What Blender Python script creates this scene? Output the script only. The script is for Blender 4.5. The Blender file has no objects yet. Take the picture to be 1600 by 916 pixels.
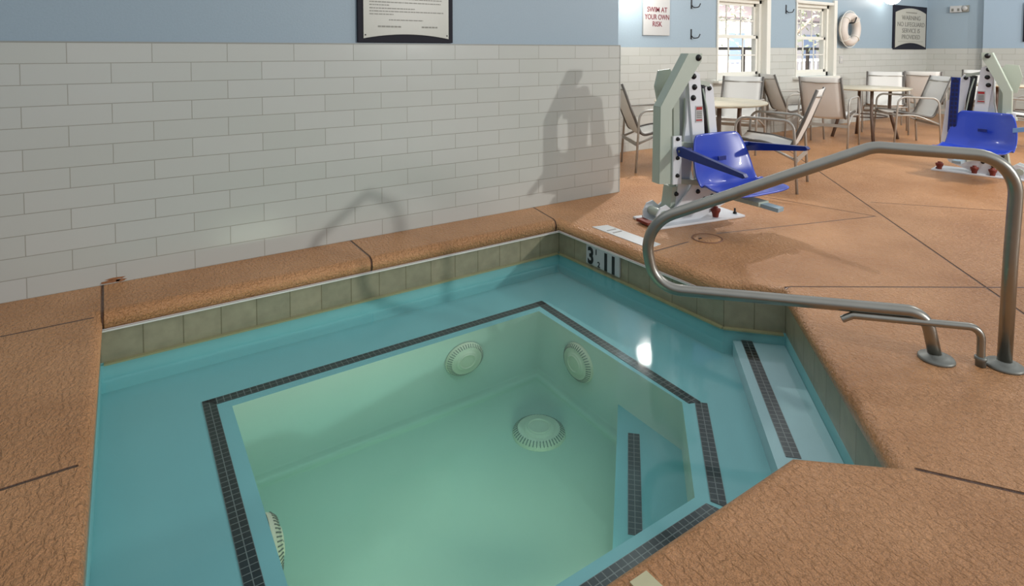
import bpy, bmesh, math, random
from mathutils import Vector, Matrix
random.seed(7)
PI = math.pi
R = math.radians
SC = bpy.context.scene
COL = SC.collection

# ------------------------------------------------------------------ camera
F_PX, HOR, CXP, CYP = 920.0, 79.0, 800.0, 458.0
TH = math.atan(1390.0 / F_PX)
PITCH = R(2.2)
cam_d = bpy.data.cameras.new('camera')
cam = bpy.data.objects.new('camera', cam_d)
COL.objects.link(cam)
cam.location = (0, 0, 1.2)
cam.rotation_euler = (PI/2 - PITCH, 0, TH - PI/2)
cam_d.sensor_fit = 'HORIZONTAL'
cam_d.sensor_width = 36
cam_d.lens = 36 * F_PX / 1600
cam_d.shift_y = -(CYP - (HOR + F_PX*math.tan(PITCH))) / 1600.0
cam_d.clip_start = 0.05
cam_d.clip_end = 200
SC.camera = cam
SC.view_settings.view_transform = 'Standard'
SC.view_settings.look = 'None'
SC.view_settings.gamma = 1
SC.view_settings.exposure = 0.0
SC.view_settings.use_curve_mapping = False

# ------------------------------------------------------------------ world and lights
W = bpy.data.worlds.new('daylight')
SC.world = W
W.use_nodes = True
wb = W.node_tree.nodes['Background']
wb.inputs[0].default_value = (0.93, 0.96, 1.0, 1)
wb.inputs[1].default_value = 0.76

def area(name, loc, target, sx, sy, power, color):
    l = bpy.data.lights.new(name, 'AREA')
    l.shape = 'RECTANGLE'; l.size = sx; l.size_y = sy
    l.energy = power; l.color = color
    o = bpy.data.objects.new(name, l); COL.objects.link(o)
    o.location = loc
    d = Vector(target) - Vector(loc)
    o.rotation_euler = d.to_track_quat('-Z', 'Y').to_euler()
    return o
# daylight from the tall glazing on the far side of the big pool
area('glazing_light', (7.05, -8.8, 2.95), (3.0, 3.0, 0.6), 0.28, 0.22, 430, (1.0, 0.98, 0.95))
# overhead fill lights added to brighten the patio end of the room
area('patio_fill_light', (9.6, 0.6, 2.72), (11.0, 4.0, 0.9), 0.6, 0.6, 95, (1.0, 0.97, 0.92))
area('patio_fill_light', (6.6, 0.9, 2.72), (6.8, 3.6, 0.6), 0.6, 0.6, 60, (1.0, 0.97, 0.92))
# added spot that brightens the deck beside the tiled wall end
sd = bpy.data.lights.new('deck_fill_spot', 'SPOT'); sd.energy = 210; sd.color = (1.0, 0.94, 0.90); sd.spot_size = R(50); sd.spot_blend = 0.7; sd.shadow_soft_size = 0.05
so_ = bpy.data.objects.new('deck_fill_spot', sd); COL.objects.link(so_); so_.location = (5.3, 4.6, 2.7)
so_.rotation_euler = (Vector((3.35, 3.05, 0)) - Vector((5.3, 4.6, 2.7))).to_track_quat('-Z', 'Y').to_euler()
# daylight falling on the garden
area('garden_daylight', (13, 7.6, 4.1), (13.5, 11.5, 0), 8.0, 1.0, 2600, (1.0, 0.98, 0.95))
sl = area('unseen_spa_lamp', (1.0, 1.345, -0.56), (1.0, 2.3, -1.15), 0.6, 0.18, 8.0, (1.0, 0.84, 0.62)); sl.data.spread = R(130)  # unseen underwater lamp put on the front riser to brighten the footwell

# ------------------------------------------------------------------ helpers
def tag(o, label=None, cat=None, group=None, kind=None):
    if label: o['label'] = label
    if cat: o['category'] = cat
    if group: o['group'] = group
    if kind: o['kind'] = kind
    return o

def empty(name, loc=(0, 0, 0), rz=0.0):
    o = bpy.data.objects.new(name, None)
    o.empty_display_size = 0.1
    o.location = loc; o.rotation_euler = (0, 0, rz)
    COL.objects.link(o)
    return o

def copy_tree(o, parent=None):
    c = o.copy(); COL.objects.link(c); c.parent = parent
    for ch in list(o.children):
        copy_tree(ch, c)
    return c

def V(*a): return Vector(a)

class MB:
    """collects shapes and links them as one mesh object"""
    def __init__(self):
        self.bm = bmesh.new()
    def box(self, c, s, rot=None, bevel=0.0):
        r = bmesh.ops.create_cube(self.bm, size=1.0)
        vs = r['verts']
        for v in vs:
            v.co = Vector((v.co.x*s[0], v.co.y*s[1], v.co.z*s[2]))
        if bevel > 0:
            es = list({e for v in vs for e in v.link_edges})
            g = bmesh.ops.bevel(self.bm, geom=es, offset=bevel, segments=2, profile=0.6, affect='EDGES')
            vs = list({v for f in g['faces'] for v in f.verts} | {v for v in vs if v.is_valid})
        M = (rot.to_4x4() if rot is not None else Matrix.Identity(4))
        for v in vs:
            v.co = (M @ v.co) + Vector(c)
        return self
    def bar(self, a, b, w, t, up=(0, 0, 1), bevel=0.0):
        a = Vector(a); b = Vector(b); d = b - a
        x = d.normalized(); z = Vector(up)
        y = z.cross(x)
        if y.length < 1e-4: y = Vector((0, 1, 0)).cross(x)
        y.normalize(); z = x.cross(y)
        rot = Matrix((x, y, z)).transposed()
        return self.box((a+b)/2, (d.length, w, t), rot, bevel)
    def tube(self, pts, r, seg=12, cap=True, smooth=True, sy=1.0):
        pts = [Vector(p) for p in pts]
        n = len(pts)
        rs = r if isinstance(r, (list, tuple)) else [r]*n
        rings = []
        prev = None
        for i, p in enumerate(pts):
            if i == 0: t = pts[1]-pts[0]
            elif i == n-1: t = pts[-1]-pts[-2]
            else: t = (pts[i+1]-p).normalized() + (p-pts[i-1]).normalized()
            t.normalize()
            if prev is None:
                ref = Vector((0, 0, 1)) if abs(t.z) < 0.9 else Vector((1, 0, 0))
                nrm = ref - t*ref.dot(t); nrm.normalize()
            else:
                nrm = prev - t*prev.dot(t); nrm.normalize()
            prev = nrm
            bn = t.cross(nrm)
            rings.append([self.bm.verts.new(p + (nrm*math.cos(2*PI*k/seg)*sy + bn*math.sin(2*PI*k/seg))*rs[i]) for k in range(seg)])
        for i in range(n-1):
            for k in range(seg):
                f = self.bm.faces.new((rings[i][k], rings[i][(k+1) % seg], rings[i+1][(k+1) % seg], rings[i+1][k]))
                f.smooth = smooth
        if cap:
            self.bm.faces.new(list(reversed(rings[0])))
            self.bm.faces.new(rings[-1])
        return self
    def lathe(self, prof, c=(0, 0, 0), axis=(0, 0, 1), seg=32, smooth=True, cap=True):
        """prof: list of (radius, height) along axis"""
        ax = Vector(axis).normalized()
        q = Vector((0, 0, 1)).rotation_difference(ax)
        c = Vector(c)
        rings = []
        for (r, h) in prof:
            rings.append([self.bm.verts.new(c + q @ Vector((r*math.cos(2*PI*k/seg), r*math.sin(2*PI*k/seg), h))) for k in range(seg)])
        for i in range(len(prof)-1):
            for k in range(seg):
                f = self.bm.faces.new((rings[i][k], rings[i][(k+1) % seg], rings[i+1][(k+1) % seg], rings[i+1][k]))
                f.smooth = smooth
        if cap:
            if prof[0][0] > 1e-6: self.bm.faces.new(list(reversed(rings[0])))
            if prof[-1][0] > 1e-6: self.bm.faces.new(rings[-1])
        return self
    def prism(self, poly, y0, y1, plane='xz', M=None):
        """extrude a 2D polygon; plane xz extrudes along y, xy along z, yz along x"""
        def mk(p, h):
            if plane == 'xz': v = Vector((p[0], h, p[1]))
            elif plane == 'xy': v = Vector((p[0], p[1], h))
            else: v = Vector((h, p[0], p[1]))
            return M @ v if M is not None else v
        a = [self.bm.verts.new(mk(p, y0)) for p in poly]
        b = [self.bm.verts.new(mk(p, y1)) for p in poly]
        n = len(poly)
        self.bm.faces.new(a); self.bm.faces.new(list(reversed(b)))
        for i in range(n):
            self.bm.faces.new((a[i], b[i], b[(i+1) % n], a[(i+1) % n]))
        return self
    def grid(self, fn, nu, nv, smooth=True):
        vs = [[self.bm.verts.new(fn(i/(nu-1), j/(nv-1))) for j in range(nv)] for i in range(nu)]
        for i in range(nu-1):
            for j in range(nv-1):
                f = self.bm.faces.new((vs[i][j], vs[i+1][j], vs[i+1][j+1], vs[i][j+1]))
                f.smooth = smooth
        return self
    def build(self, name, mat, parent=None, loc=None, rot=None, recalc=True):
        me = bpy.data.meshes.new(name)
        if recalc: bmesh.ops.recalc_face_normals(self.bm, faces=self.bm.faces)
        self.bm.to_mesh(me); self.bm.free()
        o = bpy.data.objects.new(name, me); COL.objects.link(o)
        if mat: me.materials.append(mat)
        if parent: o.parent = parent
        if loc: o.location = loc
        if rot: o.rotation_euler = rot
        return o

def arc_path(pts, rad, n=6):
    """polyline with rounded corners; rad scalar or list for the inner points"""
    pts = [Vector(p) for p in pts]
    out = [pts[0]]
    for i in range(1, len(pts)-1):
        r = rad[i-1] if isinstance(rad, (list, tuple)) else rad
        a, p, b = pts[i-1], pts[i], pts[i+1]
        u = (a-p).normalized(); w = (b-p).normalized()
        ang = u.angle(w)
        if ang > PI-0.02 or r <= 0: out.append(p); continue
        d = min(r/math.tan(ang/2), (a-p).length*0.49, (b-p).length*0.49)
        rr = d*math.tan(ang/2)
        bis = (u+w).normalized(); c = p + bis*(rr/math.sin(ang/2))
        s = (p+u*d)-c; e = (p+w*d)-c
        tot = s.angle(e); ax = s.cross(e).normalized()
        for k in range(n+1):
            out.append(c + Matrix.Rotation(tot*k/n, 3, ax) @ s)
    out.append(pts[-1])
    return out

# ------------------------------------------------------------------ materials
def new_mat(name):
    m = bpy.data.materials.new(name); m.use_nodes = True
    nt = m.node_tree
    return m, nt, nt.nodes['Principled BSDF']

def nd(nt, typ, **kw):
    n = nt.nodes.new(typ)
    for k, v in kw.items(): setattr(n, k, v)
    return n

def simple(name, col, rough=0.5, metal=0.0, var=0.06, bump=0.0, scale=20.0, spec=None, coat=0.0):
    m, nt, p = new_mat(name)
    tc = nd(nt, 'ShaderNodeTexCoord')
    nz = nd(nt, 'ShaderNodeTexNoise'); nz.inputs['Scale'].default_value = scale; nz.inputs['Detail'].default_value = 3
    nt.links.new(tc.outputs['Object'], nz.inputs['Vector'])
    mr = nd(nt, 'ShaderNodeMapRange')
    mr.inputs['To Min'].default_value = 1-var; mr.inputs['To Max'].default_value = 1+var
    nt.links.new(nz.outputs['Fac'], mr.inputs['Value'])
    mx = nd(nt, 'ShaderNodeMix', data_type='RGBA', blend_type='MULTIPLY')
    mx.inputs['Factor'].default_value = 1.0
    mx.inputs['A'].default_value = (*col, 1)
    nt.links.new(mr.outputs['Result'], mx.inputs['B'])
    nt.links.new(mx.outputs['Result'], p.inputs['Base Color'])
    p.inputs['Roughness'].default_value = rough
    p.inputs['Metallic'].default_value = metal
    if coat: p.inputs['Coat Weight'].default_value = coat
    if spec is not None: p.inputs['Specular IOR Level'].default_value = spec
    if bump:
        b = nd(nt, 'ShaderNodeBump'); b.inputs['Strength'].default_value = bump; b.inputs['Distance'].default_value = 0.002
        nt.links.new(nz.outputs['Fac'], b.inputs['Height']); nt.links.new(b.outputs['Normal'], p.inputs['Normal'])
    return m

def srgb(r, g, b):
    f = lambda c: (c/255/12.92) if c <= 10 else ((c/255+0.055)/1.055)**2.4
    return (f(r), f(g), f(b))

M = {}
M['paint'] = simple('blue_wall_paint', srgb(150, 168, 180), 0.45, var=0.05, bump=0.25, scale=90)
M['white_frame'] = simple('white_vinyl', srgb(226, 224, 214), 0.4, var=0.02)
M['lift_white'] = simple('white_powder_coat', srgb(226, 229, 232), 0.3, var=0.03, scale=8)
M['lift_grey'] = simple('grey_powder_coat', srgb(178, 188, 174), 0.35, var=0.03, scale=8)
M['blue_plastic'] = simple('blue_moulded_plastic', srgb(38, 66, 178), 0.3, var=0.03, scale=6, coat=0.3)
M['navy'] = simple('navy_plastic', srgb(24, 46, 120), 0.3, var=0.04)
M['steel'] = simple('brushed_stainless_steel', srgb(156, 154, 146), 0.33, 1.0, var=0.10, scale=14)
M['flange'] = simple('dull_steel_flange', srgb(132, 134, 128), 0.5, 0.6, var=0.1, scale=30)
M['bolt'] = simple('dark_bolt_steel', srgb(50, 50, 50), 0.4, 0.7)
M['red_metal'] = simple('rusty_red_anchor', srgb(122, 50, 36), 0.6, 0.2, var=0.25, scale=60)
M['black'] = simple('black_plastic', srgb(26, 26, 28), 0.4)
M['frame_grey'] = simple('taupe_aluminium', srgb(172, 168, 160), 0.35, 0.3, var=0.04)
M['frame_dark'] = simple('dark_taupe_aluminium', srgb(106, 101, 95), 0.4, 0.3, var=0.05)
M['sling'] = simple('pale_mesh_sling', srgb(224, 222, 216), 0.65, var=0.05, bump=0.3, scale=400)
M['table_top'] = simple('cream_table_top', srgb(206, 196, 172), 0.3, var=0.05, scale=25)
M['table_leg'] = simple('bronze_table_leg', srgb(112, 96, 86), 0.4, 0.4)
M['sign_white'] = simple('white_sign_board', srgb(184, 184, 182), 0.3, var=0.02)
M['sign_cream'] = simple('cream_sign_board', srgb(178, 177, 166), 0.32, var=0.03)
M['sign_black'] = simple('black_sign_frame', srgb(30, 30, 40), 0.5, var=0.08, spec=0.15)
M['ink_red'] = simple('maroon_lettering', srgb(120, 38, 52), 0.5)
M['ink_grey'] = simple('grey_lettering', srgb(112, 112, 106), 0.5)
M['ink_black'] = simple('black_lettering', srgb(24, 24, 24), 0.5)
M['ink_faint'] = simple('faint_lettering', srgb(140, 139, 130), 0.5)
M['label_red'] = simple('red_label_print', srgb(170, 40, 40), 0.5)
M['ring'] = simple('off_white_life_ring', srgb(214, 204, 194), 0.5, var=0.03)
M['drain'] = simple('cream_drain_plastic', srgb(232, 226, 196), 0.5, var=0.03)
M['drain_slot'] = simple('drain_slot_shade', srgb(120, 122, 108), 0.6)
M['marker'] = simple('white_deck_decal', srgb(206, 208, 206), 0.4, var=0.05)
M['white_trim'] = simple('white_edge_trim', srgb(222, 220, 212), 0.4)
M['bark'] = simple('tree_bark', srgb(150, 130, 112), 0.8, var=0.3, scale=12)
M['leaf'] = simple('tree_foliage', srgb(120, 128, 100), 0.7, var=0.4, scale=8)
M['fence'] = simple('white_fence_paint', srgb(235, 235, 235), 0.5)
M['house'] = simple('pale_siding', srgb(205, 200, 202), 0.7)
M['roof'] = simple('rose_roof', srgb(205, 185, 185), 0.7, var=0.15)
M['pavement'] = simple('pale_pavement', srgb(190, 190, 186), 0.8, var=0.1, scale=3)
M['hedge_rail'] = simple('dark_rail', srgb(70, 58, 50), 0.6)
M['car_blue'] = simple('slate_blue_panel', srgb(140, 158, 190), 0.4)

def emis(name, col, s):
    m, nt, p = new_mat(name)
    p.inputs['Base Color'].default_value = (0.9, 0.9, 0.88, 1)
    p.inputs['Emission Color'].default_value = (*col, 1)
    p.inputs['Emission Strength'].default_value = s
    return m
M['globe'] = emis('lit_globe_glass', (1.0, 0.97, 0.9), 60.0)
M['globe_far'] = emis('lit_globe_glass_far', (1.0, 0.97, 0.9), 9.0)

def tile_wall_mat(x0, axis='X'):
    m, nt, p = new_mat('glazed_wall_tile_' + axis.lower())
    tc = nd(nt, 'ShaderNodeTexCoord')
    sp = nd(nt, 'ShaderNodeSeparateXYZ'); nt.links.new(tc.outputs['Object'], sp.inputs[0])
    cb = nd(nt, 'ShaderNodeCombineXYZ')
    ad = nd(nt, 'ShaderNodeMath', operation='SUBTRACT'); ad.inputs[1].default_value = x0
    nt.links.new(sp.outputs[axis], ad.inputs[0])
    nt.links.new(ad.outputs[0], cb.inputs['X']); nt.links.new(sp.outputs['Z'], cb.inputs['Y'])
    br = nd(nt, 'ShaderNodeTexBrick')
    br.offset = 0.5
    br.inputs['Scale'].default_value = 1.0
    br.inputs['Brick Width'].default_value = 0.3595
    br.inputs['Row Height'].default_value = 1.24/12
    br.inputs['Mortar Size'].default_value = 0.0020
    br.inputs['Mortar Smooth'].default_value = 0.25
    br.inputs['Bias'].default_value = 0.0
    br.inputs['Color1'].default_value = (*srgb(188, 190, 183), 1)
    br.inputs['Color2'].default_value = (*srgb(193, 194, 188), 1)
    br.inputs['Mortar'].default_value = (*srgb(164, 162, 152), 1)
    nt.links.new(cb.outputs[0], br.inputs['Vector'])
    nt.links.new(br.outputs['Color'], p.inputs['Base Color'])
    p.inputs['Roughness'].default_value = 0.2
    p.inputs['Specular IOR Level'].default_value = 0.45
    nz = nd(nt, 'ShaderNodeTexNoise'); nz.inputs['Scale'].default_value = 5.0
    nt.links.new(tc.outputs['Object'], nz.inputs['Vector'])
    # every tile sits at its own slight tilt
    vm = nd(nt, 'ShaderNodeMath', operation='MULTIPLY'); vm.inputs[1].default_value = 0.35
    nt.links.new(nz.outputs['Fac'], vm.inputs[0])
    inv = nd(nt, 'ShaderNodeMath', operation='SUBTRACT')
    nt.links.new(vm.outputs[0], inv.inputs[0]); nt.links.new(br.outputs['Fac'], inv.inputs[1])
    b = nd(nt, 'ShaderNodeBump'); b.inputs['Strength'].default_value = 0.7; b.inputs['Distance'].default_value = 0.003
    nt.links.new(inv.outputs[0], b.inputs['Height']); nt.links.new(b.outputs['Normal'], p.inputs['Normal'])
    return m
M['tile_x'] = tile_wall_mat(0.850 - 20*0.3595, 'X')
M['tile_y'] = tile_wall_mat(-10.0, 'Y')

def uv_brick(name, c1, c2, mort, bw, rh, ms, offset=0.0, rough=0.35, noise=0.0):
    m, nt, p = new_mat(name)
    tc = nd(nt, 'ShaderNodeTexCoord')
    br = nd(nt, 'ShaderNodeTexBrick'); br.offset = offset
    br.inputs['Scale'].default_value = 1.0
    br.inputs['Brick Width'].default_value = bw; br.inputs['Row Height'].default_value = rh
    br.inputs['Mortar Size'].default_value = ms; br.inputs['Mortar Smooth'].default_value = 0.2
    br.inputs['Color1'].default_value = (*c1, 1); br.inputs['Color2'].default_value = (*c2, 1)
    br.inputs['Mortar'].default_value = (*mort, 1)
    nt.links.new(tc.outputs['UV'], br.inputs['Vector'])
    src = br.outputs['Color']
    if noise:
        nz = nd(nt, 'ShaderNodeTexNoise'); nz.inputs['Scale'].default_value = 18; nz.inputs['Detail'].default_value = 6
        nt.links.new(tc.outputs['Object'], nz.inputs['Vector'])
        mr = nd(nt, 'ShaderNodeMapRange'); mr.inputs['To Min'].default_value = 1-noise; mr.inputs['To Max'].default_value = 1+noise
        nt.links.new(nz.outputs['Fac'], mr.inputs['Value'])
        mx = nd(nt, 'ShaderNodeMix', data_type='RGBA', blend_type='MULTIPLY'); mx.inputs['Factor'].default_value = 1
        nt.links.new(src, mx.inputs['A']); nt.links.new(mr.outputs['Result'], mx.inputs['B'])
        src = mx.outputs['Result']
    nt.links.new(src, p.inputs['Base Color'])
    p.inputs['Roughness'].default_value = rough
    b = nd(nt, 'ShaderNodeBump'); b.inputs['Strength'].default_value = 0.5; b.inputs['Distance'].default_value = 0.002; b.invert = True
    nt.links.new(br.outputs['Fac'], b.inputs['Height']); nt.links.new(b.outputs['Normal'], p.inputs['Normal'])
    return m
M['band'] = uv_brick('olive_stone_waterline_tile', srgb(150, 142, 116), srgb(136, 132, 108), srgb(118, 110, 84), 0.165, 0.40, 0.003, noise=0.28)
M['strip'] = uv_brick('black_mosaic_strip', srgb(10, 13, 14), srgb(20, 25, 27), srgb(120, 122, 118), 0.0285, 0.0265, 0.0018)

# deck joints: straight grooves in the coated concrete, world coordinates
JOINTS = [
    ((1.178, 3.70), (1.178, 3.24)), ((2.598, 3.63), (2.53, 3.26)), ((-0.11, 3.66), (-0.10, 3.20)),
    ((-2.6, 3.19), (-0.137, 3.21)), ((-2.6, 2.05), (-0.137, 2.078)),
    ((1.875, 0.73), (2.9, -0.79)), ((2.787, 1.693), (6.5, -0.81)), ((5.447, 2.871), (2.2, -0.24)), ((4.527, 2.068), (4.352, 2.905)), ((4.352, 2.905), (4.25, 3.5)),
    ((4.92, 2.283), (7.6, -0.97)), ((3.229, 2.444), (4.527, 2.068)), ((2.55, 2.43), (2.936, 2.435)), ((5.447, 2.871), (7.6, 4.95)),
]
def deck_mat():
    m, nt, p = new_mat('tan_textured_pool_deck')
    L = nt.links.new
    tc = nd(nt, 'ShaderNodeTexCoord')
    # base colour : coated concrete, blotchy wear
    n1 = nd(nt, 'ShaderNodeTexNoise'); n1.inputs['Scale'].default_value = 1.3; n1.inputs['Detail'].default_value = 5; n1.inputs['Roughness'].default_value = 0.6
    L(tc.outputs['Object'], n1.inputs['Vector'])
    cr = nd(nt, 'ShaderNodeValToRGB')
    e = cr.color_ramp.elements
    e[0].position = 0.30; e[0].color = (*srgb(174, 120, 73), 1)
    e[1].position = 0.72; e[1].color = (*srgb(211, 156, 108), 1)
    L(n1.outputs['Fac'], cr.inputs['Fac'])
    n2 = nd(nt, 'ShaderNodeTexNoise'); n2.inputs['Scale'].default_value = 260; n2.inputs['Detail'].default_value = 2
    L(tc.outputs['Object'], n2.inputs['Vector'])
    mr = nd(nt, 'ShaderNodeMapRange'); mr.inputs['From Min'].default_value = 0.3; mr.inputs['From Max'].default_value = 0.7; mr.inputs['To Min'].default_value = 0.74; mr.inputs['To Max'].default_value = 1.22
    L(n2.outputs['Fac'], mr.inputs['Value'])
    mx = nd(nt, 'ShaderNodeMix', data_type='RGBA', blend_type='MULTIPLY'); mx.inputs['Factor'].default_value = 1
    L(cr.outputs['Color'], mx.inputs['A']); L(mr.outputs['Result'], mx.inputs['B'])
    # groove mask = min distance to the joint segments
    sp = nd(nt, 'ShaderNodeSeparateXYZ'); L(tc.outputs['Object'], sp.inputs[0])
    flat = nd(nt, 'ShaderNodeCombineXYZ'); L(sp.outputs['X'], flat.inputs['X']); L(sp.outputs['Y'], flat.inputs['Y'])
    wob = nd(nt, 'ShaderNodeTexNoise'); wob.inputs['Scale'].default_value = 6
    L(tc.outputs['Object'], wob.inputs['Vector'])
    last = None
    for (a, b) in JOINTS:
        ax, ay = a; bx, by = b
        d = Vector((bx-ax, by-ay)); ln = d.length; d /= ln
        s1 = nd(nt, 'ShaderNodeVectorMath', operation='SUBTRACT'); s1.inputs[1].default_value = (ax, ay, 0)
        L(flat.outputs[0], s1.inputs[0])
        dt = nd(nt, 'ShaderNodeVectorMath', operation='DOT_PRODUCT'); dt.inputs[1].default_value = (d.x, d.y, 0)
        L(s1.outputs[0], dt.inputs[0])
        cl = nd(nt, 'ShaderNodeClamp'); cl.inputs['Min'].default_value = 0; cl.inputs['Max'].default_value = ln
        L(dt.outputs['Value'], cl.inputs['Value'])
        sc = nd(nt, 'ShaderNodeVectorMath', operation='SCALE'); sc.inputs[0].default_value = (d.x, d.y, 0)
        L(cl.outputs[0], sc.inputs['Scale'])
        ds = nd(nt, 'ShaderNodeVectorMath', operation='DISTANCE')
        L(s1.outputs[0], ds.inputs[0]); L(sc.outputs[0], ds.inputs[1])
        if last is None: last = ds.outputs['Value']
        else:
            mn = nd(nt, 'ShaderNodeMath', operation='MINIMUM'); L(last, mn.inputs[0]); L(ds.outputs['Value'], mn.inputs[1]); last = mn.outputs[0]
    gm = nd(nt, 'ShaderNodeMapRange'); gm.inputs['From Min'].default_value = 0.002; gm.inputs['From Max'].default_value = 0.007
    gm.inputs['To Min'].default_value = 1; gm.inputs['To Max'].default_value = 0
    L(last, gm.inputs['Value'])
    gx = nd(nt, 'ShaderNodeMix', data_type='RGBA'); gx.inputs['B'].default_value = (*srgb(86, 54, 36), 1)
    L(gm.outputs['Result'], gx.inputs['Factor']); L(mx.outputs['Result'], gx.inputs['A'])
    L(gx.outputs['Result'], p.inputs['Base Color'])
    p.inputs['Roughness'].default_value = 0.34
    p.inputs['Specular IOR Level'].default_value = 0.5
    # knock-down texture
    n3 = nd(nt, 'ShaderNodeTexNoise'); n3.inputs['Scale'].default_value = 75; n3.inputs['Detail'].default_value = 2.5; n3.inputs['Distortion'].default_value = 0.6
    mp = nd(nt, 'ShaderNodeMapping'); mp.inputs['Rotation'].default_value = (0, 0, R(35)); mp.inputs['Scale'].default_value = (1, 0.55, 1)
    L(tc.outputs['Object'], mp.inputs['Vector']); L(mp.outputs[0], n3.inputs['Vector'])
    rr = nd(nt, 'ShaderNodeMapRange'); rr.inputs['From Min'].default_value = 0.34; rr.inputs['From Max'].default_value = 0.68
    L(n3.outputs['Fac'], rr.inputs['Value'])
    hs = nd(nt, 'ShaderNodeMath', operation='MULTIPLY'); hs.inputs[1].default_value = 0.5; L(n2.outputs['Fac'], hs.inputs[0])
    h1 = nd(nt, 'ShaderNodeMath', operation='ADD'); L(rr.outputs['Result'], h1.inputs[0]); L(hs.outputs[0], h1.inputs[1])
    gg = nd(nt, 'ShaderNodeMath', operation='MULTIPLY'); gg.inputs[1].default_value = 4; L(gm.outputs['Result'], gg.inputs[0])
    h2 = nd(nt, 'ShaderNodeMath', operation='SUBTRACT'); L(h1.outputs[0], h2.inputs[0]); L(gg.outputs[0], h2.inputs[1])
    b = nd(nt, 'ShaderNodeBump'); b.inputs['Strength'].default_value = 0.9; b.inputs['Distance'].default_value = 0.006
    L(h2.outputs[0], b.inputs['Height']); L(b.outputs['Normal'], p.inputs['Normal'])
    return m
M['deck'] = deck_mat()
M['plaster'] = simple('white_pool_plaster', (0.27, 0.57, 0.58), 0.7, var=0.05, scale=4)
M['lit_floor_plaster'] = simple('lit_pool_plaster', (0.62, 0.70, 0.56), 0.7, var=0.06, scale=3)  # same plaster as the benches; pool lamp brightness put into the footwell colour

def water_mat():
    m = bpy.data.materials.new('spa_water'); m.use_nodes = True
    nt = m.node_tree; nt.nodes.clear(); L = nt.links.new
    out = nd(nt, 'ShaderNodeOutputMaterial')
    tr = nd(nt, 'ShaderNodeBsdfTransparent')
    gl = nd(nt, 'ShaderNodeBsdfGlossy'); gl.inputs['Roughness'].default_value = 0.07
    fr = nd(nt, 'ShaderNodeFresnel'); fr.inputs['IOR'].default_value = 1.33
    mx = nd(nt, 'ShaderNodeMixShader')
    tc = nd(nt, 'ShaderNodeTexCoord')
    nz = nd(nt, 'ShaderNodeTexNoise'); nz.inputs['Scale'].default_value = 3.5; nz.inputs['Detail'].default_value = 2
    L(tc.outputs['Object'], nz.inputs['Vector'])
    b = nd(nt, 'ShaderNodeBump'); b.inputs['Strength'].default_value = 0.25; b.inputs['Distance'].default_value = 0.004
    L(nz.outputs['Fac'], b.inputs['Height'])
    L(b.outputs['Normal'], gl.inputs['Normal']); L(b.outputs['Normal'], fr.inputs['Normal'])
    ge = nd(nt, 'ShaderNodeNewGeometry'); iv = nd(nt, 'ShaderNodeMath', operation='SUBTRACT'); iv.inputs[0].default_value = 1
    L(ge.outputs['Backfacing'], iv.inputs[1]); ml = nd(nt, 'ShaderNodeMath', operation='MULTIPLY'); L(fr.outputs[0], ml.inputs[0]); L(iv.outputs[0], ml.inputs[1])
    L(ml.outputs[0], mx.inputs[0]); L(tr.outputs[0], mx.inputs[1]); L(gl.outputs[0], mx.inputs[2])
    L(mx.outputs[0], out.inputs['Surface'])
    ab = nd(nt, 'ShaderNodeVolumeAbsorption')
    ab.inputs['Color'].default_value = (0.30, 0.78, 0.78, 1); ab.inputs['Density'].default_value = 0.9
    vs = nd(nt, 'ShaderNodeVolumeScatter'); vs.inputs['Color'].default_value = (0.50, 0.95, 0.92, 1); vs.inputs['Density'].default_value = 0.16; vs.inputs['Anisotropy'].default_value = 0.2
    av = nd(nt, 'ShaderNodeAddShader'); L(ab.outputs[0], av.inputs[0]); L(vs.outputs[0], av.inputs[1])
    L(av.outputs[0], out.inputs['Volume'])
    return m
M['water'] = water_mat()

def glass_mat():
    m = bpy.data.materials.new('window_glass'); m.use_nodes = True
    nt = m.node_tree; nt.nodes.clear(); L = nt.links.new
    out = nd(nt, 'ShaderNodeOutputMaterial'); tr = nd(nt, 'ShaderNodeBsdfTransparent')
    gl = nd(nt, 'ShaderNodeBsdfGlossy'); gl.inputs['Roughness'].default_value = 0.02
    fr = nd(nt, 'ShaderNodeFresnel'); fr.inputs['IOR'].default_value = 1.3
    mx = nd(nt, 'ShaderNodeMixShader')
    ge = nd(nt, 'ShaderNodeNewGeometry'); iv = nd(nt, 'ShaderNodeMath', operation='SUBTRACT'); iv.inputs[0].default_value = 1
    L(ge.outputs['Backfacing'], iv.inputs[1]); ml = nd(nt, 'ShaderNodeMath', operation='MULTIPLY'); L(fr.outputs[0], ml.inputs[0]); L(iv.outputs[0], ml.inputs[1])
    L(ml.outputs[0], mx.inputs[0]); L(tr.outputs[0], mx.inputs[1]); L(gl.outputs[0], mx.inputs[2]); L(mx.outputs[0], out.inputs['Surface'])
    return m
M['glass'] = glass_mat()

# ------------------------------------------------------------------ room shell
ZT = 1.24       # top of the tile wainscot
ZC = 2.75       # wall height
def struct(o): o['kind'] = 'structure'; return o

# spa outline at deck level (clockwise seen from above)
P = [(-0.10, 0.965), (-0.10, 3.24), (2.555, 3.26), (2.57, 1.90), (2.765, 1.685), (1.85, 0.785), (1.64, 0.97)]
def offset_poly(poly, d):
    """move every edge outwards by d (poly is clockwise)"""
    n = len(poly); out = []
    for i in range(n):
        p0 = Vector(poly[i-1]); p1 = Vector(poly[i]); p2 = Vector(poly[(i+1) % n])
        e1 = (p1-p0).normalized(); e2 = (p2-p1).normalized()
        n1 = Vector((-e1.y, e1.x)); n2 = Vector((-e2.y, e2.x))
        a = p1+n1*d; b = p1+n2*d
        den = e1.x*e2.y-e1.y*e2.x
        if abs(den) < 1e-6: out.append(tuple(a)); continue
        t = ((b-a).x*e2.y-(b-a).y*e2.x)/den
        out.append(tuple(a+e1*t))
    return out
def sub_poly(poly, k=14):
    return poly

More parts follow.
